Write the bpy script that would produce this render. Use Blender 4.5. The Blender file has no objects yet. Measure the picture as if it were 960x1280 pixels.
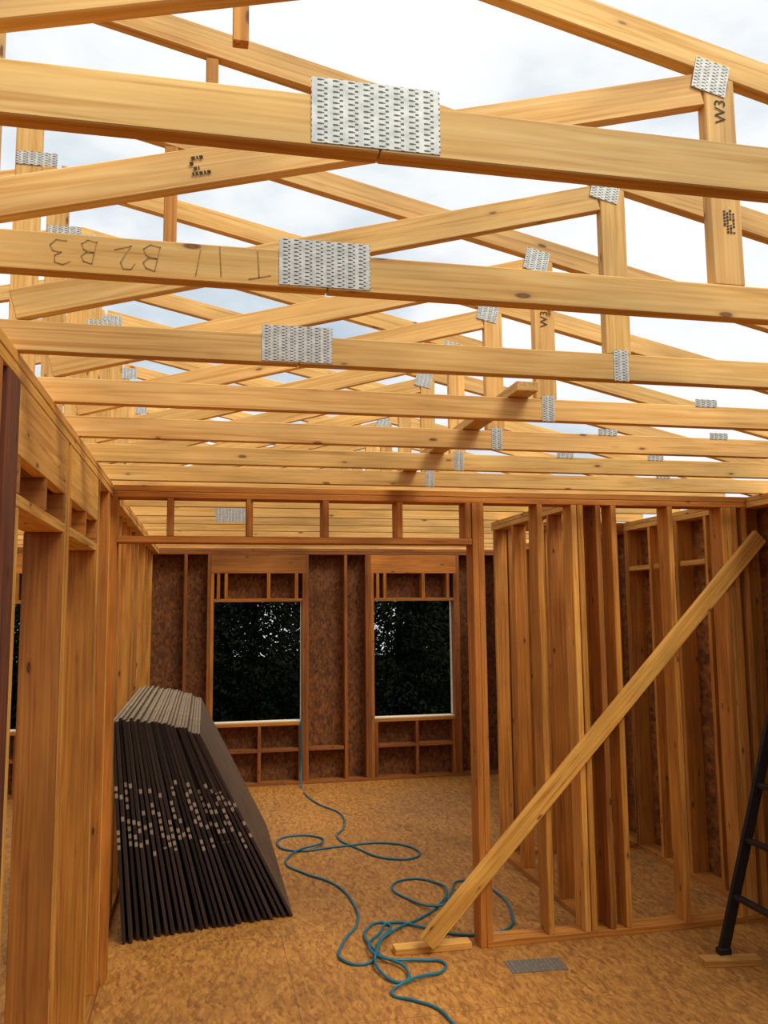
import bpy, bmesh, math, random
from mathutils import Vector, Matrix
random.seed(4)
scene=bpy.context.scene
COL=scene.collection
try:
    scene.view_settings.view_transform='Standard'
except Exception: pass

# ---------------------------------------------------------------- materials
def newmat(name):
    m=bpy.data.materials.new(name); m.use_nodes=True
    nt=m.node_tree; b=nt.nodes['Principled BSDF']; return m,nt,b
def N(nt,t,**k):
    n=nt.nodes.new(t)
    for a,v in k.items():
        if a in n.inputs: n.inputs[a].default_value=v
        else: setattr(n,a,v)
    return n
def ramp(nt,stops):
    r=nt.nodes.new('ShaderNodeValToRGB'); e=r.color_ramp.elements
    while len(e)>1: e.remove(e[-1])
    e[0].position=stops[0][0]; e[0].color=(*stops[0][1],1)
    for p,c in stops[1:]:
        x=e.new(p); x.color=(*c,1)
    return r
def wood(name,light,mid,dark,knot,rough=.65,var=.25,hue=.005):
    m,nt,b=newmat(name); L=nt.links.new
    tc=N(nt,'ShaderNodeTexCoord'); oi=N(nt,'ShaderNodeObjectInfo')
    mul=N(nt,'ShaderNodeMath',operation='MULTIPLY'); mul.inputs[1].default_value=37.0
    L(oi.outputs['Random'],mul.inputs[0])
    add=N(nt,'ShaderNodeVectorMath',operation='ADD'); L(tc.outputs['Object'],add.inputs[0]); L(mul.outputs[0],add.inputs[1])
    mp=N(nt,'ShaderNodeMapping'); mp.inputs['Scale'].default_value=(1.7,58,58); L(add.outputs[0],mp.inputs[0])
    n1=N(nt,'ShaderNodeTexNoise'); n1.inputs['Scale'].default_value=1.0; n1.inputs['Detail'].default_value=5; n1.inputs['Distortion'].default_value=1.1
    L(mp.outputs[0],n1.inputs['Vector'])
    r=ramp(nt,[(.28,dark),(.47,mid),(.72,light)]); L(n1.outputs['Fac'],r.inputs[0])
    mp3=N(nt,'ShaderNodeMapping'); mp3.inputs['Scale'].default_value=(1.6,5,5); L(add.outputs[0],mp3.inputs[0])
    n3=N(nt,'ShaderNodeTexNoise'); n3.inputs['Scale'].default_value=1.3; n3.inputs['Detail'].default_value=3; L(mp3.outputs[0],n3.inputs['Vector'])
    mp2=N(nt,'ShaderNodeMapping'); mp2.inputs['Scale'].default_value=(4.2,12,12); L(add.outputs[0],mp2.inputs[0])
    v=N(nt,'ShaderNodeTexVoronoi'); v.inputs['Scale'].default_value=1.0; L(mp2.outputs[0],v.inputs['Vector'])
    kr=ramp(nt,[(.0,(.7,.7,.7)),(.05,(1,1,1)),(.08,(.8,.8,.8)),(.10,(.18,.18,.18)),(.19,(0,0,0))]); L(v.outputs['Distance'],kr.inputs[0])
    mx=N(nt,'ShaderNodeMixRGB',blend_type='MIX'); L(kr.outputs[0],mx.inputs[0]); L(r.outputs[0],mx.inputs[1]); mx.inputs[2].default_value=(*knot,1)
    hv=N(nt,'ShaderNodeHueSaturation'); L(mx.outputs[0],hv.inputs['Color'])
    mr=N(nt,'ShaderNodeMapRange'); mr.inputs['To Min'].default_value=1-var; mr.inputs['To Max'].default_value=1+var*.6; L(oi.outputs['Random'],mr.inputs['Value'])
    hr=N(nt,'ShaderNodeMath',operation='MULTIPLY'); L(oi.outputs['Random'],hr.inputs[0]); hr.inputs[1].default_value=7.31
    hf=N(nt,'ShaderNodeMath',operation='FRACT'); L(hr.outputs[0],hf.inputs[0])
    hm=N(nt,'ShaderNodeMapRange'); hm.inputs['To Min'].default_value=.5-hue; hm.inputs['To Max'].default_value=.5+hue*.4; L(hf.outputs[0],hm.inputs['Value']); L(hm.outputs[0],hv.inputs['Hue'])
    m2=N(nt,'ShaderNodeMapRange'); m2.inputs['From Min'].default_value=.3; m2.inputs['From Max'].default_value=.7; m2.inputs['To Min'].default_value=.76; m2.inputs['To Max'].default_value=1.14; L(n3.outputs['Fac'],m2.inputs['Value'])
    mm=N(nt,'ShaderNodeMath',operation='MULTIPLY'); L(mr.outputs[0],mm.inputs[0]); L(m2.outputs[0],mm.inputs[1])
    L(mm.outputs[0],hv.inputs['Value'])
    L(hv.outputs[0],b.inputs['Base Color']); b.inputs['Roughness'].default_value=rough
    bp=N(nt,'ShaderNodeBump'); bp.inputs['Strength'].default_value=.18; bp.inputs['Distance'].default_value=.002
    L(n1.outputs['Fac'],bp.inputs['Height']); L(bp.outputs[0],b.inputs['Normal'])
    return m
M_TRUSS=wood('truss_pine',(.89,.61,.235),(.79,.47,.14),(.60,.31,.07),(.21,.075,.016),var=.14)
M_WALL=wood('stud_fir',(.61,.265,.043),(.49,.185,.023),(.31,.097,.011),(.08,.024,.006),var=.25)
M_LWALL=wood('plate_pine',(.86,.50,.12),(.72,.365,.065),(.48,.205,.03),(.18,.06,.015),var=.18)
M_MID=wood('stud_pine_gold',(.73,.36,.07),(.59,.25,.034),(.38,.135,.016),(.12,.04,.01),var=.2)
M_RED=wood('dark_red_fir',(.24,.07,.02),(.16,.045,.014),(.08,.022,.008),(.03,.01,.005))  # very dark red-brown fir for the near post and set-back studs
M_FARW=wood('shaded_fir',(.38,.145,.026),(.29,.093,.015),(.17,.05,.008),(.06,.018,.006),var=.25)  # darker fir copy, the backlit far wall's shade is in the colour

def osb(name,c1,c2,c3,seam=False,scale=60):
    m,nt,b=newmat(name); L=nt.links.new
    tc=N(nt,'ShaderNodeTexCoord')
    nz=N(nt,'ShaderNodeTexNoise'); nz.inputs['Scale'].default_value=14; L(tc.outputs['Object'],nz.inputs['Vector'])
    mx=N(nt,'ShaderNodeVectorMath',operation='MULTIPLY_ADD'); L(nz.outputs['Color'],mx.inputs[0]); mx.inputs[1].default_value=(.05,.05,.05); L(tc.outputs['Object'],mx.inputs[2])
    def flakes(rot,sc):
        mp=N(nt,'ShaderNodeMapping'); mp.inputs['Scale'].default_value=(sc,sc*.3,sc*.5); mp.inputs['Rotation'].default_value=rot; L(mx.outputs[0],mp.inputs[0])
        v=N(nt,'ShaderNodeTexVoronoi'); v.inputs['Scale'].default_value=1; L(mp.outputs[0],v.inputs['Vector'])
        sep=N(nt,'ShaderNodeSeparateColor'); L(v.outputs['Color'],sep.inputs[0]); return sep.outputs[0]
    a=flakes((.3,.2,.5),scale); c=flakes((.1,.6,2.0),scale*.8); e=flakes((.5,.1,1.2),scale*1.3)
    av=N(nt,'ShaderNodeMath',operation='MULTIPLY_ADD'); L(a,av.inputs[0]); av.inputs[1].default_value=.4
    h=N(nt,'ShaderNodeMath',operation='MULTIPLY_ADD'); L(c,h.inputs[0]); h.inputs[1].default_value=.32
    h2=N(nt,'ShaderNodeMath',operation='MULTIPLY'); L(e,h2.inputs[0]); h2.inputs[1].default_value=.28; L(h2.outputs[0],h.inputs[2]); L(h.outputs[0],av.inputs[2])
    r=ramp(nt,[(.15,c3),(.48,c2),(.85,c1)]); L(av.outputs[0],r.inputs[0])
    big=N(nt,'ShaderNodeTexNoise'); big.inputs['Scale'].default_value=.8; big.inputs['Detail'].default_value=4; L(tc.outputs['Object'],big.inputs['Vector'])
    mr=N(nt,'ShaderNodeMapRange'); mr.inputs['From Min'].default_value=.3; mr.inputs['From Max'].default_value=.7; mr.inputs['To Min'].default_value=.75; mr.inputs['To Max'].default_value=1.15; L(big.outputs['Fac'],mr.inputs['Value'])
    hv=N(nt,'ShaderNodeHueSaturation'); L(r.outputs[0],hv.inputs['Color']); L(mr.outputs[0],hv.inputs['Value'])
    out=hv.outputs[0]
    if seam:
        bt=N(nt,'ShaderNodeTexBrick'); bt.inputs['Scale'].default_value=1; bt.inputs['Brick Width'].default_value=2.44; bt.inputs['Row Height'].default_value=1.22; bt.inputs['Mortar Size'].default_value=.0022; bt.inputs['Mortar Smooth'].default_value=0
        L(tc.outputs['Object'],bt.inputs['Vector'])
        m3=N(nt,'ShaderNodeMixRGB'); L(bt.outputs['Fac'],m3.inputs[0]); L(out,m3.inputs[1]); m3.inputs[2].default_value=(.20,.085,.018,1); out=m3.outputs[0]
    L(out,b.inputs['Base Color']); b.inputs['Roughness'].default_value=.7
    bp=N(nt,'ShaderNodeBump'); bp.inputs['Strength'].default_value=.12; bp.inputs['Distance'].default_value=.002; L(a,bp.inputs['Height']); L(bp.outputs[0],b.inputs['Normal'])
    return m
M_FLOOR=osb('osb_subfloor',(.60,.28,.055),(.44,.185,.031),(.27,.10,.016),True,62)
M_OSB=osb('osb_sheathing_shaded',(.28,.105,.022),(.155,.052,.011),(.06,.019,.005),scale=50)  # strand board darkened in colour to stand in for backlit shade
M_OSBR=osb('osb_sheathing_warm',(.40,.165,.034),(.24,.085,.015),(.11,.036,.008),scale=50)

def plain(name,c,rough=.6,metal=0,noise=0,nscale=8,spec=.5):
    m,nt,b=newmat(name); L=nt.links.new
    b.inputs['Roughness'].default_value=rough; b.inputs['Metallic'].default_value=metal
    b.inputs['Specular IOR Level'].default_value=spec
    tc=N(nt,'ShaderNodeTexCoord'); n=N(nt,'ShaderNodeTexNoise'); n.inputs['Scale'].default_value=nscale; L(tc.outputs['Object'],n.inputs['Vector'])
    lo=tuple(x*(1-noise) for x in c); hi=tuple(min(1,x*(1+noise)) for x in c)
    r=ramp(nt,[(.3,lo),(.7,hi)]); L(n.outputs['Fac'],r.inputs[0]); L(r.outputs[0],b.inputs['Base Color'])
    return m
M_INK=plain('black_ink',(.05,.034,.02),.8,0,.3,60)
M_PENCIL=plain('lumber_crayon',(.36,.21,.075),.8,0,.45,60)
M_HOSE=plain('teal_rubber',(.008,.16,.25),.4,0,.15)
M_LADDER=plain('dark_ladder_metal',(.015,.014,.015),.5,.2,.3)
M_WHITE=plain('daylit_sill_edge',(.80,.68,.48),.5,0,.05)  # pine paled in colour to stand in for daylight from outside
M_BARK=plain('bark',(.012,.01,.008),.9,0,.4,8,0)
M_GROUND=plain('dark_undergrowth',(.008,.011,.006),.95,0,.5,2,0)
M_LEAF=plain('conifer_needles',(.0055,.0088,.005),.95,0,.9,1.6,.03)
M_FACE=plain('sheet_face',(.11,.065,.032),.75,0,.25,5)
M_TOPE=plain('sheet_long_edge',(.33,.255,.17),.8,0,.4,22)  # long edges lighter than the ends, light from above put into the colour

def galv(name,c0,c1):
    m,nt,b=newmat(name); L=nt.links.new
    tc=N(nt,'ShaderNodeTexCoord'); s=N(nt,'ShaderNodeSeparateXYZ'); L(tc.outputs['Object'],s.inputs[0])
    def frac(o,per,off=0):
        a=N(nt,'ShaderNodeMath',operation='DIVIDE'); L(o,a.inputs[0]); a.inputs[1].default_value=per
        c=N(nt,'ShaderNodeMath',operation='ADD'); L(a.outputs[0],c.inputs[0]); c.inputs[1].default_value=100+off
        f=N(nt,'ShaderNodeMath',operation='FRACT'); L(c.outputs[0],f.inputs[0]); return f.outputs[0],c.outputs[0]
    def band(o,lo,hi):
        g=N(nt,'ShaderNodeMath',operation='GREATER_THAN'); L(o,g.inputs[0]); g.inputs[1].default_value=lo
        l=N(nt,'ShaderNodeMath',operation='LESS_THAN'); L(o,l.inputs[0]); l.inputs[1].default_value=hi
        k=N(nt,'ShaderNodeMath',operation='MULTIPLY'); L(g.outputs[0],k.inputs[0]); L(l.outputs[0],k.inputs[1]); return k.outputs[0]
    def OP(op,a,b_):
        k=N(nt,'ShaderNodeMath',operation=op); L(a,k.inputs[0]); L(b_,k.inputs[1]); return k.outputs[0]
    fx,_=frac(s.outputs[0],.0254); fz,_=frac(s.outputs[2],.0095)
    fz2,_=frac(s.outputs[2],.0095,.5)
    a=OP('MULTIPLY',band(fx,.14,.44),band(fz,.32,.68))
    c=OP('MULTIPLY',band(fx,.44,.58),band(fz,.40,.60))
    d=OP('MULTIPLY',band(fx,.58,.80),band(fz2,.32,.68))
    mask=OP('MAXIMUM',OP('MAXIMUM',a,c),d)
    n=N(nt,'ShaderNodeTexNoise'); n.inputs['Scale'].default_value=45; L(tc.outputs['Object'],n.inputs['Vector'])
    r=ramp(nt,[(.3,c0),(.7,c1)]); L(n.outputs['Fac'],r.inputs[0])
    mx=N(nt,'ShaderNodeMixRGB'); L(mask,mx.inputs[0]); L(r.outputs[0],mx.inputs[1]); mx.inputs[2].default_value=(.10,.09,.07,1)
    L(mx.outputs[0],b.inputs['Base Color']); b.inputs['Metallic'].default_value=.2; b.inputs['Roughness'].default_value=.45
    bp=N(nt,'ShaderNodeBump',invert=True); bp.inputs['Strength'].default_value=.8; bp.inputs['Distance'].default_value=.002; L(mask,bp.inputs['Height']); L(bp.outputs[0],b.inputs['Normal'])
    return m
M_GALV=galv('galvanized_punched_plate',(.46,.50,.51),(.72,.75,.75))
M_GALVD=galv('dark_galvanized_plate',(.16,.15,.13),(.27,.25,.21))  # darker copy of the plate metal, countering its bright sky reflection
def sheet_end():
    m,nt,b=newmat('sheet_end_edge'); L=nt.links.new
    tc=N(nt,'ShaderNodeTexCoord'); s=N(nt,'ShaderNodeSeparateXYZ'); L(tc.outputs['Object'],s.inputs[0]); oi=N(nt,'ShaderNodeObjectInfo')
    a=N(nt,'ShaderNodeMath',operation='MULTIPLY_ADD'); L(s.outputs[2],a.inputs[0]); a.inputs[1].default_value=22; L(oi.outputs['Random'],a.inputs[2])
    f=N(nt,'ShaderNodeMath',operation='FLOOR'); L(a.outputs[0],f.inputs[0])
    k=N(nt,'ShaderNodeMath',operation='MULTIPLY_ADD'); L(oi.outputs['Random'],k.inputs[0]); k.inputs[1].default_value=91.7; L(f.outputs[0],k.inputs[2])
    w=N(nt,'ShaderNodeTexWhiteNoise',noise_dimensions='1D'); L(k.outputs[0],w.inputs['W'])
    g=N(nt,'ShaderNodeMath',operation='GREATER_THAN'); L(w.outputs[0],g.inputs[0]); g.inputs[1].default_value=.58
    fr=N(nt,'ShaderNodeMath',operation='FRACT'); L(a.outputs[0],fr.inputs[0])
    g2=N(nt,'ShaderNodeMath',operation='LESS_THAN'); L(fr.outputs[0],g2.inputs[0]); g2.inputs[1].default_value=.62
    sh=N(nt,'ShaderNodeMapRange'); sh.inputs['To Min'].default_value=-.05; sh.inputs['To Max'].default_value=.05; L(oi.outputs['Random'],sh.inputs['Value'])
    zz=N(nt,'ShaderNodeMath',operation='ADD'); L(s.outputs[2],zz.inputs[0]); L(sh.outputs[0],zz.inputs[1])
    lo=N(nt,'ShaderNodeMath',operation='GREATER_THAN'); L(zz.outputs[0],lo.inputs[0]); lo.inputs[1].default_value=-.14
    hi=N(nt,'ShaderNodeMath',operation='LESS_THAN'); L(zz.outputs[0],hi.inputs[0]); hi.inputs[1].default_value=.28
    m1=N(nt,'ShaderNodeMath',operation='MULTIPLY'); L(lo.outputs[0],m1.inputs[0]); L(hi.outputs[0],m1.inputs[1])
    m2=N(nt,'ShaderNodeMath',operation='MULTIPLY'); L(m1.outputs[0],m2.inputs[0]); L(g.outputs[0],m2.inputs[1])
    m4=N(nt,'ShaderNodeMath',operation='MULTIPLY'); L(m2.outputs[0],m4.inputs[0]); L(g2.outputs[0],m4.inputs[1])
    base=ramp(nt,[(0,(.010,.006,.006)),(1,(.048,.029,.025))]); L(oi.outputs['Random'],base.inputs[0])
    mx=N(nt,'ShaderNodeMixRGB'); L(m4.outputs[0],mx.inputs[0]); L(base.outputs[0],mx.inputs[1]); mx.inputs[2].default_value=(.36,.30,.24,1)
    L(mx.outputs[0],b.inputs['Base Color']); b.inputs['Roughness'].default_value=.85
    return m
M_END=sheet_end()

# ---------------------------------------------------------------- helpers
def tag(o,label,cat,**k):
    o['label']=label; o['category']=cat
    for a,v in k.items(): o[a]=v
    return o
def empty(name,loc,kind=None):
    e=bpy.data.objects.new(name,None); e.empty_display_size=.1; e.location=loc; COL.objects.link(e)
    if kind: e['kind']=kind
    return e
def mkobj(name,me,mat,mw,parent=None):
    o=bpy.data.objects.new(name,me); me.name=name
    if mat and not me.materials: me.materials.append(mat)
    COL.objects.link(o)
    if parent is not None:
        o.parent=parent
        mw=Matrix.Translation(-Vector(parent.location))@mw
    o.matrix_basis=mw
    return o
def boxmesh(l,w,t,bev=.0025):
    bm=bmesh.new(); bmesh.ops.create_cube(bm,size=1)
    for v in bm.verts: v.co=Vector((v.co.x*l,v.co.y*w,v.co.z*t))
    if bev: bmesh.ops.bevel(bm,geom=bm.edges[:],offset=bev,segments=1,affect='EDGES')
    me=bpy.data.meshes.new('m'); bm.to_mesh(me); bm.free(); return me
def frame(p0,p1,wd):
    p0=Vector(p0);p1=Vector(p1); x=(p1-p0).normalized(); w=Vector(wd); w=(w-x*w.dot(x)).normalized(); t=x.cross(w)
    m=Matrix((x,w,t)).transposed().to_4x4(); m.translation=(p0+p1)/2; return m,(p1-p0).length
def lumber(name,p0,p1,wd,w,t,mat,parent=None,bev=.0025):
    """board: centre line p0-p1, width w along wd, thickness t"""
    m,l=frame(p0,p1,wd)
    return mkobj(name,boxmesh(l,w,t,bev),mat,m,parent)
def block(name,x0,x1,y0,y1,z0,z1,mat,parent=None,bev=.0025):
    """axis-aligned board; long axis found automatically for the grain"""
    d=[x1-x0,y1-y0,z1-z0]; c=Vector(((x0+x1)/2,(y0+y1)/2,(z0+z1)/2)); k=d.index(max(d))
    ax=[Vector((1,0,0)),Vector((0,1,0)),Vector((0,0,1))][k]; oth=[i for i in range(3) if i!=k]
    wd=[Vector((1,0,0)),Vector((0,1,0)),Vector((0,0,1))][oth[0]]
    return lumber(name,c-ax*d[k]/2,c+ax*d[k]/2,wd,d[oth[0]],d[oth[1]],mat,parent,bev)
def plate(name,x,y,z,w,h,ang,parent):
    me=boxmesh(w,.0016,h,0)
    m=Matrix.Translation((x,y,z))@Matrix.Rotation(-ang,4,'Y')
    return mkobj(name,me,M_GALV,m,parent)
def text(name,s,x,y,z,size,ang,mat,parent,shear=0):
    cu=bpy.data.curves.new('t','FONT'); cu.body=s; cu.size=size; cu.align_x='CENTER'; cu.align_y='CENTER'; cu.shear=shear
    to=bpy.data.objects.new('t',cu); COL.objects.link(to)
    bpy.context.view_layer.update()
    dg=bpy.context.evaluated_depsgraph_get(); me=bpy.data.meshes.new_from_object(to.evaluated_get(dg))
    bpy.data.objects.remove(to)
    m=Matrix.Translation((x,y,z))@Matrix.Rotation(-ang,4,'Y')@Matrix.Rotation(math.pi/2,4,'X')
    me.materials.clear()
    return mkobj(name,me,mat,m,parent)
def scrawl(pts,x,y,z,size,ang,parent):
    """one hand-drawn letter as thin strokes following the points (unit box)"""
    vs=[];fs=[]; w=.0012/size
    for i in range(len(pts)-1):
        if pts[i] is None or pts[i+1] is None: continue
        a=Vector((pts[i][0],0,pts[i][1])); b=Vector((pts[i+1][0],0,pts[i+1][1]))
        d=(b-a).normalized(); n=Vector((-d.z,0,d.x))*w; k=len(vs)
        a=a-d*w*.6; b=b+d*w*.6
        vs+=[a-n,b-n,b+n,a+n]; fs.append((k,k+1,k+2,k+3))
    me=bpy.data.meshes.new('s'); me.from_pydata([tuple(v*size) for v in vs],[],fs)
    return mkobj('handwriting',me,M_PENCIL,Matrix.Translation((x,y,z))@Matrix.Rotation(-ang,4,'Y'),parent)
def stamp(x,y,z,w,h,ang,parent):
    rnd=random.Random(int(x*100)+int(z*1000)); vs=[];fs=[]
    rows=4
    for r in range(rows):
        u=-w/2
        while u<w/2:
            du=rnd.uniform(.003,.009)
            z0=-h/2+r*h/rows; z1=z0+h/rows*.68
            if rnd.random()<.8:
                k=len(vs); vs+=[(u,0,z0),(u+du,0,z0),(u+du,0,z1),(u,0,z1)]; fs.append((k,k+1,k+2,k+3))
            u+=du+.003
    me=bpy.data.meshes.new('s'); me.from_pydata(vs,[],fs)
    return mkobj('grade_stamp',me,M_INK,Matrix.Translation((x,y,z))@Matrix.Rotation(-ang,4,'Y'),parent)

# ---------------------------------------------------------------- dimensions
H=2.77; SP=.6096; Y1=1.279
XL=-.53; XR=3.62; YP=5.11; YF=10.2; TH=.14; RX=-.65; SL=.225
T=.038

# ---------------------------------------------------------------- roof trusses
def tcz(d): return .725-SL*(d-1.94)      # centre of top chord, d = distance from the ridge
TL="gable roof truss of yellow pine boards joined with galvanized punched plates"
def build_truss(y,spliced):
    E=empty('roof_truss',(RX,y,H)); hy=T/2
    tag(E,TL,"roof truss",group="roof trusses over the framed rooms")
    if spliced:
        lumber('bottom_chord',(RX-4.41,y+hy,H+.0445),(RX+.92,y+hy,H+.0445),(0,0,1),.089,T,M_TRUSS,E)
        lumber('bottom_chord',(RX+.922,y+hy,H+.0445),(RX+4.41,y+hy,H+.0445),(0,0,1),.089,T,M_TRUSS,E)
    else:
        lumber('bottom_chord',(RX-4.41,y+hy,H+.0445),(RX+4.41,y+hy,H+.0445),(0,0,1),.089,T,M_TRUSS,E)
    for s in (1,-1):
        lumber('top_chord',(RX+s*.002,y+hy,H+tcz(0)),(RX+s*4.75,y+hy,H+tcz(4.75)),(0,0,1),.089,T,M_TRUSS,E)
        lumber('web',(RX+s*.10,y+hy+.001,H+.135),(RX+s*1.925,y+hy+.001,H+.63),(0,0,1),.089,T-.004,M_TRUSS,E)
        lumber('vertical_web',(RX+s*1.98,y+hy,H+.0895),(RX+s*1.98,y+hy,H+tcz(1.97)-.046),(1,0,0),.089,T-.002,M_TRUSS,E)
        plate('connector_plate',RX+s*1.955,y-.001,H+.665,.10,.09,-s*.22,E)
    lumber('king_post',(RX,y+hy,H+.0895),(RX,y+hy,H+tcz(0)-.05),(1,0,0),.089,T-.002,M_TRUSS,E)
    plate('connector_plate',RX,y-.001,H+tcz(0)-.04,.20,.085,0,E)
    return E
ES=build_truss(Y1,True); EC=build_truss(Y1+3*SP,False)
ks=list(ES.children); kc=list(EC.children)
def dup(E,kids,y):
    e=E.copy(); COL.objects.link(e); e.location=(RX,y,H)
    for k in kids:
        c=k.copy(); COL.objects.link(c); c.parent=e
    return e
trusses=[ES,dup(ES,ks,Y1+SP),dup(ES,ks,Y1+2*SP),EC]
for i in range(4,15): trusses.append(dup(EC,kc,Y1+SP*i))
trusses.append(dup(EC,kc,YF+.05))
def yy(i): return Y1+SP*i-.0025
for i in (0,1,2):
    plate('splice_plate',RX+.915,yy(i)+.0015,H+.062,.215,.112,0,trusses[i])
plate('splice_plate',.20,yy(9)+.0015,H+.045,.25,.18,0,trusses[9])
for i in range(2,7):
    plate('connector_plate',RX+1.985,yy(i)+.0015,H+.05,.052,.105,0,trusses[i])
for i in (3,4,6):
    plate('connector_plate',-.62,yy(i)+.0015,H+.90,.14,.05,0,trusses[i])
# short struts below the top chords
for i,x,z0,z1 in ((1,.065,.60,tcz(.715)-.05),(2,0,.69,tcz(.65)-.05),(2,-.118,.30,.66)):
    y=yy(i)+.006
    block('strut',x-.019,x+.019,y,y+.03,H+z0,H+z1,M_MID,trusses[i])
# writing and stamps on single trusses
t2=trusses[1]
t2['label']="pine roof truss with upside-down handwritten marks on its bottom chord"
THREE=[(-.3,.42),(0,.5),(.26,.36),(.2,.1),(-.05,.02),(.24,-.08),(.3,-.32),(.05,-.5),(-.32,-.4)]
BEE=[(-.25,-.5),(-.22,.5),(.12,.46),(.26,.26),(.1,.04),(-.2,.0),(.2,-.04),(.34,-.28),(.12,-.5),(-.27,-.48)]
TWO=[(-.3,.3),(-.1,.5),(.2,.42),(.24,.14),(-.05,-.2),(-.34,-.48),(.36,-.44)]
ONE=[(.04,.5),(-.03,-.55)]
TEE=[(-.4,.42),(.42,.5),None,(.03,.47),(-.05,-.55)]
for g,x,sz,dz,da in ((THREE,-.322,.058,0,.2),(BEE,-.262,.052,.005,-.15),(TWO,-.183,.054,-.004,.25),(BEE,-.128,.058,.002,-.15),(ONE,-.025,.060,-.004,-.1),(ONE,.025,.066,.003,.12),(TEE,.110,.062,.002,.14)):
    scrawl(g,x,yy(1)+.0015,H+.045+dz,sz,math.pi+da,t2)
text('web_marking',"W3",1.33,yy(1)+.0015,H+.57,.045,math.pi/2,M_INK,t2)
stamp(1.335,yy(1)+.0022,H+.26,.06,.035,math.pi/2,t2)
stamp(-.03,yy(1)+.0022,H+.278,.035,.05,.26,t2)
for i in (3,4,2):
    text('web_marking',"W3",1.33,yy(i)+.0015,H+(.42 if i!=2 else .30),.045,math.pi/2,M_INK,trusses[i])
stamp(1.33,yy(3)+.0022,H+.25,.06,.035,math.pi/2,trusses[3])
stamp(1.33,yy(4)+.0022,H+.22,.06,.035,math.pi/2,trusses[4])
stamp(-.1,yy(4)+.0022,H+.22,.04,.05,.26,trusses[4])
for i,x in ((3,2.04),(4,1.9),(5,1.95),(5,2.5),(6,2.9),(4,2.5)):
    plate('connector_plate',x,yy(i)+.0015,H+.10,.10,.032,0,trusses[i])
b=lumber('lateral_brace',(1.21,Y1+3*SP-.1,H+.11),(1.21,Y1+6*SP+.15,H+.11),(1,0,0),.089,T,M_TRUSS)
tag(b,"pine board laid flat across the truss bottom chords","brace board")

# ---------------------------------------------------------------- floor / ground
me=boxmesh(XR+TH+5.2,YF+TH+1.6,.25,0)
fl=mkobj('floor',me,M_FLOOR,Matrix.Translation(((XR+TH-5.2)/2,(YF+TH-1.6)/2,-.125)))
fl['kind']='structure'; fl['label']="oriented strand board subfloor with panel seams"
g=mkobj('ground',boxmesh(60,60,.2,0),M_GROUND,Matrix.Translation((0,15,-.5))); g['kind']='structure'; g['label']="dark undergrowth outside the house"

# ---------------------------------------------------------------- walls
def wall(name,loc,label):
    e=empty(name,loc,'structure'); e['label']=label; return e
WL=wall('wall_left',(XL,YP,0),"open stud wall with headers and double top plate")
xo=XL-TH; xc=(XL+xo)/2
for k in range(2):
    block('top_plate',xo,XL,-1.4,YF-.002,H-T*(k+1)+.001,H-T*k-.001,M_LWALL,WL)
block('bottom_plate',xo,XL,4.50,YP-.002,0,T,M_WALL,WL)
block('bottom_plate',xo,XL-.05,YP+TH+.002,YF-.002,0,T,M_WALL,WL)
block('bottom_plate',xo,XL,-1.4,2.5,0,T,M_WALL,WL)
HT=H-2*T
def ystud(W,x0,x1,y,z0=T,z1=HT,mat=M_WALL,name='stud'):
    return block(name,x0,x1,y,y+T,z0,z1,mat,W)
for y in (-1.3,-.9,-.5,-.1,.3,.7,1.1,1.5,1.9,2.3): ystud(WL,xo,XL,y)
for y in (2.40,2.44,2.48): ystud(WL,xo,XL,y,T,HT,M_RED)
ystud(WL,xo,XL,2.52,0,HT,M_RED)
ystud(WL,xo,XL,2.561,0,2.329,M_LWALL,'jack_stud')  # pale wood stands in for light on the inner edge
for (a,bb) in ((2.561,3.42),(3.54,4.42)):
    block('header',XL-.04,XL,a,bb,2.48,HT-.001,M_LWALL,WL)
    block('header',xo,xo+.04,a,bb,2.48,HT-.001,M_LWALL,WL)
    block('sill_plate',xo,XL,a,bb,2.33,2.368,M_LWALL,WL)
    for y in (a+.001,(a+bb)/2,bb-T-.001): ystud(WL,xo,XL,y,2.369,2.479,M_WALL,'cripple_stud')
for y,mt in ((3.42,M_LWALL),(3.50,M_MID)): ystud(WL,xo,XL,y,0,HT,mt)  # lighter studs imitate inner edges lit from the right
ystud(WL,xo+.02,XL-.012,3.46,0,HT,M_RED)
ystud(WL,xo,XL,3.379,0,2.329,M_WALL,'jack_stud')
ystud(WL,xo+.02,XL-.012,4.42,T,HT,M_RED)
ystud(WL,xo,XL,4.46,T,HT,M_LWALL)  # pale stud, its edge light comes from the colour
ystud(WL,xo,XL,4.379,T,2.329,M_WALL,'jack_stud')
for y in (4.9,): ystud(WL,xo,XL,y,T,HT,M_WALL)
ystud(WL,xo,XL-.01,5.07,T,HT,M_LWALL)
y=5.35
while y<YF-.1: ystud(WL,xo,XL-.05,y,T,HT,M_MID); y+=.406

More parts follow.
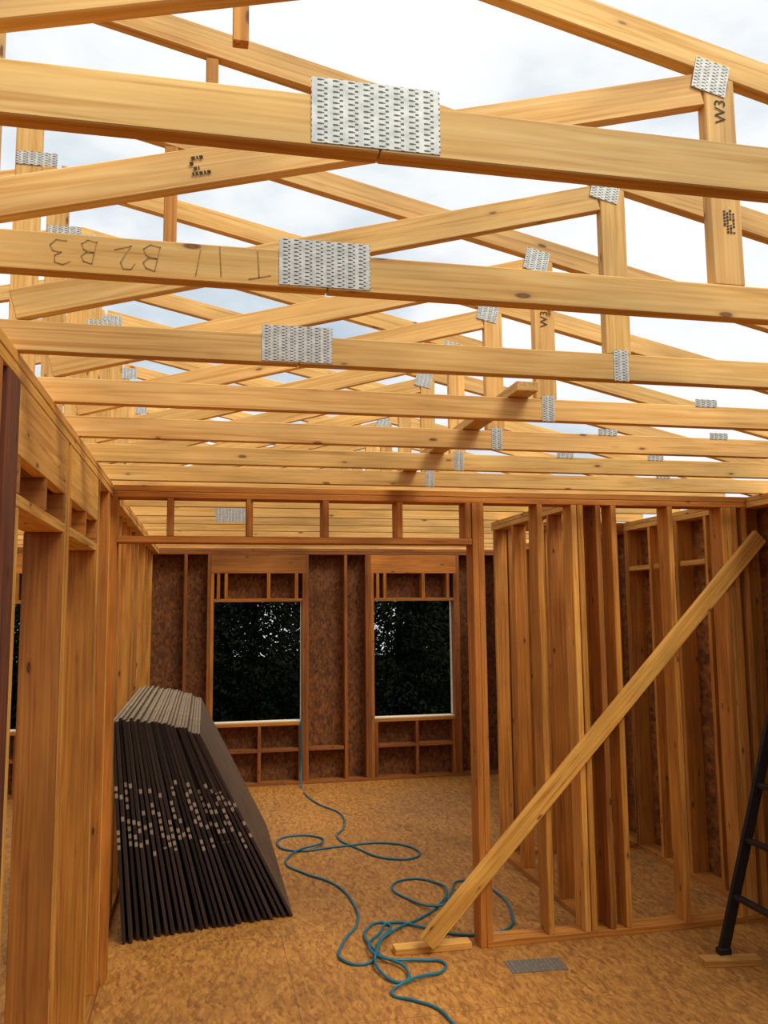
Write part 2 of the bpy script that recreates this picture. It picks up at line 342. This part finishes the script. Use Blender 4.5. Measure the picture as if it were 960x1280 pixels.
WP=wall('wall_partition',(1.7,YP,0),"open stud partition with wide doorway and transom studs")
for k in range(2):
    block('top_plate',XL+.002,XR-.002,YP,YP+TH,H-T*(k+1)+.001,H-T*k-.001,M_WALL,WP)
def xstud(W,x,y0,y1,z0=T,z1=HT,mat=M_WALL,name='stud'):
    return block(name,x,x+T,y0,y1,z0,z1,mat,W)
for x in (-.583,-.543): xstud(WP,x,YP,YP+TH,0,HT)
block('transom_plate',-.504,1.652,YP,YP+TH,2.43,2.468,M_WALL,WP)
for x in (-.225,.24,.70,1.165,1.61): xstud(WP,x,YP,YP+TH,2.469,HT,M_WALL,'cripple_stud')
for x in (1.655,1.694): xstud(WP,x,YP,YP+TH,0 if x<1.67 else T,HT,M_WALL)
block('bottom_plate',1.695,XR-.002,YP,YP+TH,0,T-.0005,M_WALL,WP)
for x,mt in ((2.09,M_MID),(2.33,M_LWALL),(2.375,M_MID),(2.50,M_WALL),(2.61,M_MID),(3.02,M_MID),(3.42,M_MID),(3.46,M_LWALL),(3.50,M_MID),(3.575,M_MID)): xstud(WP,x,YP,YP+TH,T,HT,mt)

WC=wall('wall_closet_side',(2.42,6,0),"open stud closet wall of reddish fir studs")
for k in range(2):
    block('top_plate',2.42,2.53,YP+TH+.002,6.95,H-T*(k+1)+.001,H-T*k-.001,M_LWALL,WC)
block('bottom_plate',2.42,2.53,YP+TH+.002,6.95,0,T-.0005,M_WALL,WC)
for k,y in enumerate((5.27,5.70,6.05,6.42,6.87)): ystud(WC,2.42,2.53,y,T,HT,M_MID if k in(4,2,0) else M_WALL)
WB=wall('wall_closet_back',(3.1,6.9,0),"open stud closet back wall")
for k in range(2):
    block('top_plate',2.532,XR-.002,6.86,6.95,H-T*(k+1)+.001,H-T*k-.001,M_WALL,WB)
block('bottom_plate',2.532,XR-.002,6.86,6.95,0,T-.0005,M_WALL,WB)
for k,x in enumerate((2.54,2.88,3.28,3.52)): xstud(WB,x,6.86,6.95,T,HT,M_WALL)

WR=wall('wall_right',(XR,YP,0),"unseen stud wall behind the camera, sheathed with strand board")
for k in range(2):
    block('top_plate',XR,XR+TH,-1.4,YF-.002,H-T*(k+1)+.001,H-T*k-.001,M_LWALL,WR)
block('bottom_plate',XR,XR+TH,-1.4,YF-.002,0,T,M_WALL,WR)
y=-1.3
while y<YF-.1:
    ystud(WR,XR,XR+TH,y,T,HT,M_MID if y>5.1 else M_WALL); y+=.406
for y in (6.8,): ystud(WR,XR,XR+TH,y,T,HT,M_MID)
for (a,bb) in ((5.245,5.56),(5.64,5.97),(6.05,6.37),(6.45,6.79)):
    block('blocking',XR,XR+TH,a,bb,2.34,2.378,M_LWALL,WR)
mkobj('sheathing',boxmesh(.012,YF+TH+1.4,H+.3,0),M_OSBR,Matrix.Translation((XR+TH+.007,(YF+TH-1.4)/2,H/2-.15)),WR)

WF=wall('wall_back',(1.5,YF,0),"exterior stud wall with two window openings and strand board sheathing")
yo=YF+TH
for k in range(2):
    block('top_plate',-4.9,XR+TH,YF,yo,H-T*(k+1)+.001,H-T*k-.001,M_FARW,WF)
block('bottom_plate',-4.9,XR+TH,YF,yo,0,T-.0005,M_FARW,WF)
wins=[(.108,1.149),(2.027,3.038),(-3.05,-2.0)]
ZS,ZH=.72,2.13
for (a,bb) in wins:
    for x in (a-T,): xstud(WF,x-.0005,YF,yo,T,2.469,M_WALL,'jack_stud')
    xstud(WF,bb+.0005,YF,yo,T,2.469,M_FARW,'jack_stud')
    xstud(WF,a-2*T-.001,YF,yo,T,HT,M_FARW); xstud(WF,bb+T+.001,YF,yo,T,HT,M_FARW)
    block('header',a-T,bb+T,YF,YF+.05,2.47,HT-.001,M_WALL,WF)
    block('head_plate',a+.001,bb-.001,YF,yo,ZH,ZH+T,M_WALL,WF)
    block('sill_plate',a+.001,bb-.001,YF,yo,ZS-T,ZS-.001,M_WALL,WF)
    for x in (a+.03,a+.12,(a+bb)/2+.1,bb-T-.05): xstud(WF,x,YF,yo,ZH+T+.001,2.469,M_WALL,'cripple_stud')
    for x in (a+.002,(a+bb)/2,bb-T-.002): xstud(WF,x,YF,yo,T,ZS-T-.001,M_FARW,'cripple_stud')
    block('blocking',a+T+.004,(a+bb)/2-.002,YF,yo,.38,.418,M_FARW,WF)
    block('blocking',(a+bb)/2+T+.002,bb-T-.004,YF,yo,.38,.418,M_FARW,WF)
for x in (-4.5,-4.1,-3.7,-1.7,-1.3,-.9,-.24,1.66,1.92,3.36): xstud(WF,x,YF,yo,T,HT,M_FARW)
block('blocking',1.23,1.65,YF,yo,.38,.418,M_FARW,WF)
def sheath(W,xs0,xs1,y,z0,z1,holes,mat):
    cuts=sorted(holes); x=xs0
    for (a,bb) in cuts:
        mkobj('sheathing',boxmesh(a-x,.012,z1-z0,0),mat,Matrix.Translation(((a+x)/2,y,(z0+z1)/2)),W)
        mkobj('sheathing',boxmesh(bb-a,.012,ZS-z0,0),mat,Matrix.Translation(((a+bb)/2,y,(ZS+z0)/2)),W)
        mkobj('sheathing',boxmesh(bb-a,.012,z1-ZH,0),mat,Matrix.Translation(((a+bb)/2,y,(ZH+z1)/2)),W)
        x=bb
    mkobj('sheathing',boxmesh(xs1-x,.012,z1-z0,0),mat,Matrix.Translation(((xs1+x)/2,y,(z0+z1)/2)),W)
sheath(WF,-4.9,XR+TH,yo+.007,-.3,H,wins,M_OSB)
for i,(a,bb) in enumerate(wins):
    w=empty('window_%d'%(i+1),((a+bb)/2,YF+.07,ZS),'structure'); w['label']="unglazed window opening with sill coloured pale for daylight"
    block('window_sill',a+.001,bb-.001,YF+.03,yo+.03,ZS,ZS+.010,M_WHITE,w,.001)
    block('window_jamb',bb-.007,bb-.001,YF+.10,yo+.03,ZS+.019,ZH-.001,M_WHITE,w,.001)
WO=wall('wall_outer_left',(-4.9,5,0),"unseen stud wall behind the camera, sheathed with strand board")
block('top_plate',-5.04,-4.9,-1.4,YF,H-T,H,M_FARW,WO)
y=-1.3
while y<YF: ystud(WO,-5.04,-4.9,y,0,H-T,M_FARW); y+=.61
mkobj('sheathing',boxmesh(.012,YF+TH+1.4,H+.3,0),M_OSB,Matrix.Translation((-5.05,(YF+TH-1.4)/2,H/2-.15)),WO)
WN=wall('wall_front',(-.6,-1.5,0),"unseen stud wall behind the camera, sheathed with strand board")  # unseen wall behind the camera, put in for a darker interior
block('top_plate',-5.04,XR+TH,-1.5,-1.41,H-T,H,M_FARW,WN)
x=-4.9
while x<XR: xstud(WN,x,-1.5,-1.41,0,H-T,M_FARW); x+=.61
mkobj('sheathing',boxmesh(XR+TH+5.04,.012,H+.3,0),M_OSB,Matrix.Translation(((XR+TH-5.04)/2,-1.51,H/2-.15)),WN)

# ---------------------------------------------------------------- diagonal brace, blocks, plate
b=lumber('diagonal_brace',(1.31,YP-.022,.07),(3.69,YP-.022,2.50),(0,0,1),.108,T,M_LWALL)
tag(b,"long pine board leaning diagonally against the stud partition","brace board")
b=block('lumber_block',1.13,1.60,YP+.01,YP+.10,0,T,M_LWALL); tag(b,"short pine board lying flat at the foot of the brace","wood block")
b=lumber('lumber_scrap',(2.80,4.60,T/2),(3.13,4.55,T/2),(0,1,0),.089,T,M_LWALL); tag(b,"short pine offcut lying flat under a ladder foot","wood block")
o=mkobj('nail_plate',boxmesh(.33,.0016,.17,0),M_GALVD,Matrix.Translation((1.88,4.81,.002))@Matrix.Rotation(-.05,4,'Z')@Matrix.Rotation(-math.pi/2,4,'X'))
tag(o,"loose galvanized punched nail plate lying on the subfloor","metal plate")

# ---------------------------------------------------------------- ladder
LD=empty('ladder',(3.0,4.45,0)); tag(LD,"dark metal ladder leaning on the exterior wall","ladder")
f0=Vector((2.955,4.62,.06)); f1=Vector((3.56,4.62,2.0)); d=(f1-f0)
for dy in (0,-.52):
    off=Vector((0,dy,0))
    lumber('ladder_rail',f0+off,f1+off,(1,0,0),.065,.025,M_LADDER,LD)
    block('ladder_foot',2.915,2.995,4.595+dy,4.645+dy,T+.001 if dy==0 else .0,.075,M_LADDER,LD,.006)
for k in range(6):
    p=f0+d*(.15+.16*k)
    lumber('ladder_rung',p+Vector((0,-.51,0)),p+Vector((0,-.01,0)),(1,0,0),.045,.025,M_LADDER,LD)

# ---------------------------------------------------------------- leaning stack of sheets
NS=26; LH=1.37; LS=2.44; TS=.0188
bm=bmesh.new(); bmesh.ops.create_cube(bm,size=1)
for v in bm.verts: v.co=Vector((v.co.x*TS,v.co.y*LS,v.co.z*LH))
bmesh.ops.bevel(bm,geom=bm.edges[:],offset=.0015,segments=1,affect='EDGES')
me=bpy.data.meshes.new('wall_sheet'); bm.to_mesh(me); bm.free()
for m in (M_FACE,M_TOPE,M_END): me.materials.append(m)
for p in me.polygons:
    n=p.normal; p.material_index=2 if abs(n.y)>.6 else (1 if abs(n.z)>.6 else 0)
for i in range(NS):
    f=i/(NS-1); xb=-.455+1.055*f+(random.uniform(-.006,.006) if 0<i<NS-1 else 0); xt=-.555+.525*f
    y0=5.68+.24*f+random.uniform(-.02,.02)
    s=random.uniform(.98,1.0)
    a=math.asin((xb-xt)/LH)
    zc=LH/2*math.cos(a)+TS/2*math.sin(a)+.001
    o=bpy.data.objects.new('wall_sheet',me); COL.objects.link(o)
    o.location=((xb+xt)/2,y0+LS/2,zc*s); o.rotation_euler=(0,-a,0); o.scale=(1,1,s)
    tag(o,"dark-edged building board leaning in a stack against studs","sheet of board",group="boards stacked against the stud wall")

# ---------------------------------------------------------------- air hose
def hose(pts,name,label):
    cu=bpy.data.curves.new(name,'CURVE'); cu.dimensions='3D'; cu.bevel_depth=.0085; cu.bevel_resolution=3; cu.resolution_u=10
    s=cu.splines.new('BEZIER'); s.bezier_points.add(len(pts)-1)
    for bpnt,p in zip(s.bezier_points,pts):
        bpnt.co=p if len(p)==3 else (p[0],p[1],.0095); bpnt.handle_left_type=bpnt.handle_right_type='AUTO'
    to=bpy.data.objects.new('t',cu); COL.objects.link(to); bpy.context.view_layer.update()
    me=bpy.data.meshes.new_from_object(to.evaluated_get(bpy.context.evaluated_depsgraph_get())); bpy.data.objects.remove(to)
    for p in me.polygons: p.use_smooth=True
    me.materials.clear()
    o=mkobj(name,me,M_HOSE,Matrix.Identity(4)); tag(o,label,"hose"); return o
hose([(1.135,10.185,.75),(1.14,10.175,.55),(1.13,10.15,.15),(1.12,10.0,.012),(1.12,9.6),(1.2,9.1),(1.353,8.636),(1.307,8.104),(1.193,7.76),(1.295,7.393),(1.523,7.0),(1.724,7.0),(1.773,7.249),(1.558,7.48),
(1.133,7.46),(.773,7.425),(.649,7.631),(.764,7.895),(1.009,7.83),(1.032,7.585,.02),(.779,7.35,.026),(.669,7.1),(.782,6.797),(.958,6.516),(1.036,6.089),(1.002,5.678),(.85,5.35),(.813,5.117),(.928,5.03),(1.06,5.29,.02),(1.159,5.64),
(1.07,5.6),(1.03,5.127,.02),(1.14,4.88,.02),(1.088,4.75),(1.0,4.85,.018),(1.06,5.25,.03),(1.22,5.5,.014),(1.42,5.66),(1.60,5.86,.012),(1.73,6.12,.026),(1.71,6.335),(1.56,6.467),(1.387,6.358),(1.427,6.04),(1.60,5.80,.03),(1.72,6.0,.03),(1.957,6.33),(2.07,6.06),(2.024,5.58),(1.93,5.37),(1.78,5.30),(1.58,5.33),(1.38,5.50,.014),(1.22,5.62,.012),(1.10,5.42,.03),(.99,5.22,.03),(1.05,5.03,.03),(1.25,5.0,.014),(1.37,4.954),(1.33,4.83),(1.219,4.78,.02),(1.09,4.70,.03),(1.0,4.63),(1.09,4.53),(1.183,4.422),(1.227,4.216),(1.33,3.8),(1.5,3.3)],
 'air_hose',"teal rubber air hose snaking and coiled on the subfloor")

# ---------------------------------------------------------------- trees outside
def tree_mesh(seed,h=3.15,r=1.2,n=17000):
    rnd=random.Random(seed); vs=[];fs=[]
    for k in range(n):
        t=rnd.random(); z=.05+t*h; a=rnd.random()*6.283
        R=r*(1-t**3*.55)*math.sqrt(rnd.random())*(.75+.25*math.sin(a*5+z*6+seed)*math.cos(z*9))
        s=rnd.uniform(.02,.06)
        c=Vector((R*math.cos(a),R*math.sin(a),min(z,h-.1)))
        u=Vector((math.cos(a)+rnd.uniform(-.7,.7),math.sin(a)+rnd.uniform(-.7,.7),-.4+rnd.uniform(-.9,.9))).normalized()*s
        w=Vector((rnd.uniform(-1,1),rnd.uniform(-1,1),rnd.uniform(-1,1))).cross(u).normalized()*s*.45
        i=len(vs); vs+=[c-u,c+w,c+u,c-w]; fs.append((i,i+1,i+2,i+3))
    me=bpy.data.meshes.new('foliage'); me.from_pydata([tuple(v) for v in vs],[],fs); return me
tm=[tree_mesh(s) for s in (1,2)]
for m in tm: m.materials.append(M_LEAF)
bm=bmesh.new(); bmesh.ops.create_cone(bm,segments=10,radius1=.13,radius2=.03,depth=2.9,cap_ends=True)
tr=bpy.data.meshes.new('trunk'); bm.to_mesh(tr); bm.free(); tr.materials.append(M_BARK)
k=0
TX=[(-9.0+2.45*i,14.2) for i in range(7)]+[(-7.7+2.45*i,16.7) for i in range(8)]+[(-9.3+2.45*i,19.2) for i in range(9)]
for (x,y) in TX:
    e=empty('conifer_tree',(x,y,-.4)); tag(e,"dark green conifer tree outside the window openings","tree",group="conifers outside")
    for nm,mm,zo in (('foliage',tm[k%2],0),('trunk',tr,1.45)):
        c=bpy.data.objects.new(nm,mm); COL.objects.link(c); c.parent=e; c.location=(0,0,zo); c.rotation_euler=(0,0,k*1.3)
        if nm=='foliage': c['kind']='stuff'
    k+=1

# ---------------------------------------------------------------- sky and light
w=bpy.data.worlds.new('World'); scene.world=w; w.use_nodes=True; nt=w.node_tree; L=nt.links.new
bg=nt.nodes['Background']; tc=N(nt,'ShaderNodeTexCoord')
mp=N(nt,'ShaderNodeMapping'); mp.inputs['Scale'].default_value=(1,1,1.8); mp.inputs['Location'].default_value=(.4,.2,.1); L(tc.outputs['Generated'],mp.inputs[0])
n=N(nt,'ShaderNodeTexNoise'); n.inputs['Scale'].default_value=2.3; n.inputs['Detail'].default_value=6; n.inputs['Roughness'].default_value=.52; L(mp.outputs[0],n.inputs['Vector'])
r=ramp(nt,[(.34,(.47,.57,.68)),(.44,(.68,.76,.82)),(.52,(.92,.95,.97)),(.61,(1,1,1))]); L(n.outputs['Fac'],r.inputs[0]); L(r.outputs[0],bg.inputs['Color']); bg.inputs['Strength'].default_value=1.03
sl=bpy.data.lights.new('sun','SUN'); sl.energy=2.8; sl.angle=.45; sl.color=(1,.90,.70)
so=bpy.data.objects.new('sun',sl); COL.objects.link(so); so.rotation_euler=(math.radians(30),math.radians(24),0)

# ---------------------------------------------------------------- camera
f,pi,ya,ro=1057.35,.1147,.2089,-.0096
fw=Vector((math.sin(ya)*math.cos(pi),math.cos(ya)*math.cos(pi),math.sin(pi)))
ri=Vector((math.cos(ya),-math.sin(ya),0)); up=ri.cross(fw)
r2=ri*math.cos(ro)+up*math.sin(ro); u2=-ri*math.sin(ro)+up*math.cos(ro)
cam=bpy.data.cameras.new('Camera'); co=bpy.data.objects.new('Camera',cam); COL.objects.link(co)
m=Matrix((r2,u2,-fw)).transposed().to_4x4(); m.translation=(0,0,2.0275); co.matrix_world=m
cam.sensor_fit='VERTICAL'; cam.sensor_height=24; cam.sensor_width=18; cam.lens=f/1280*24; cam.clip_start=.05
scene.camera=co
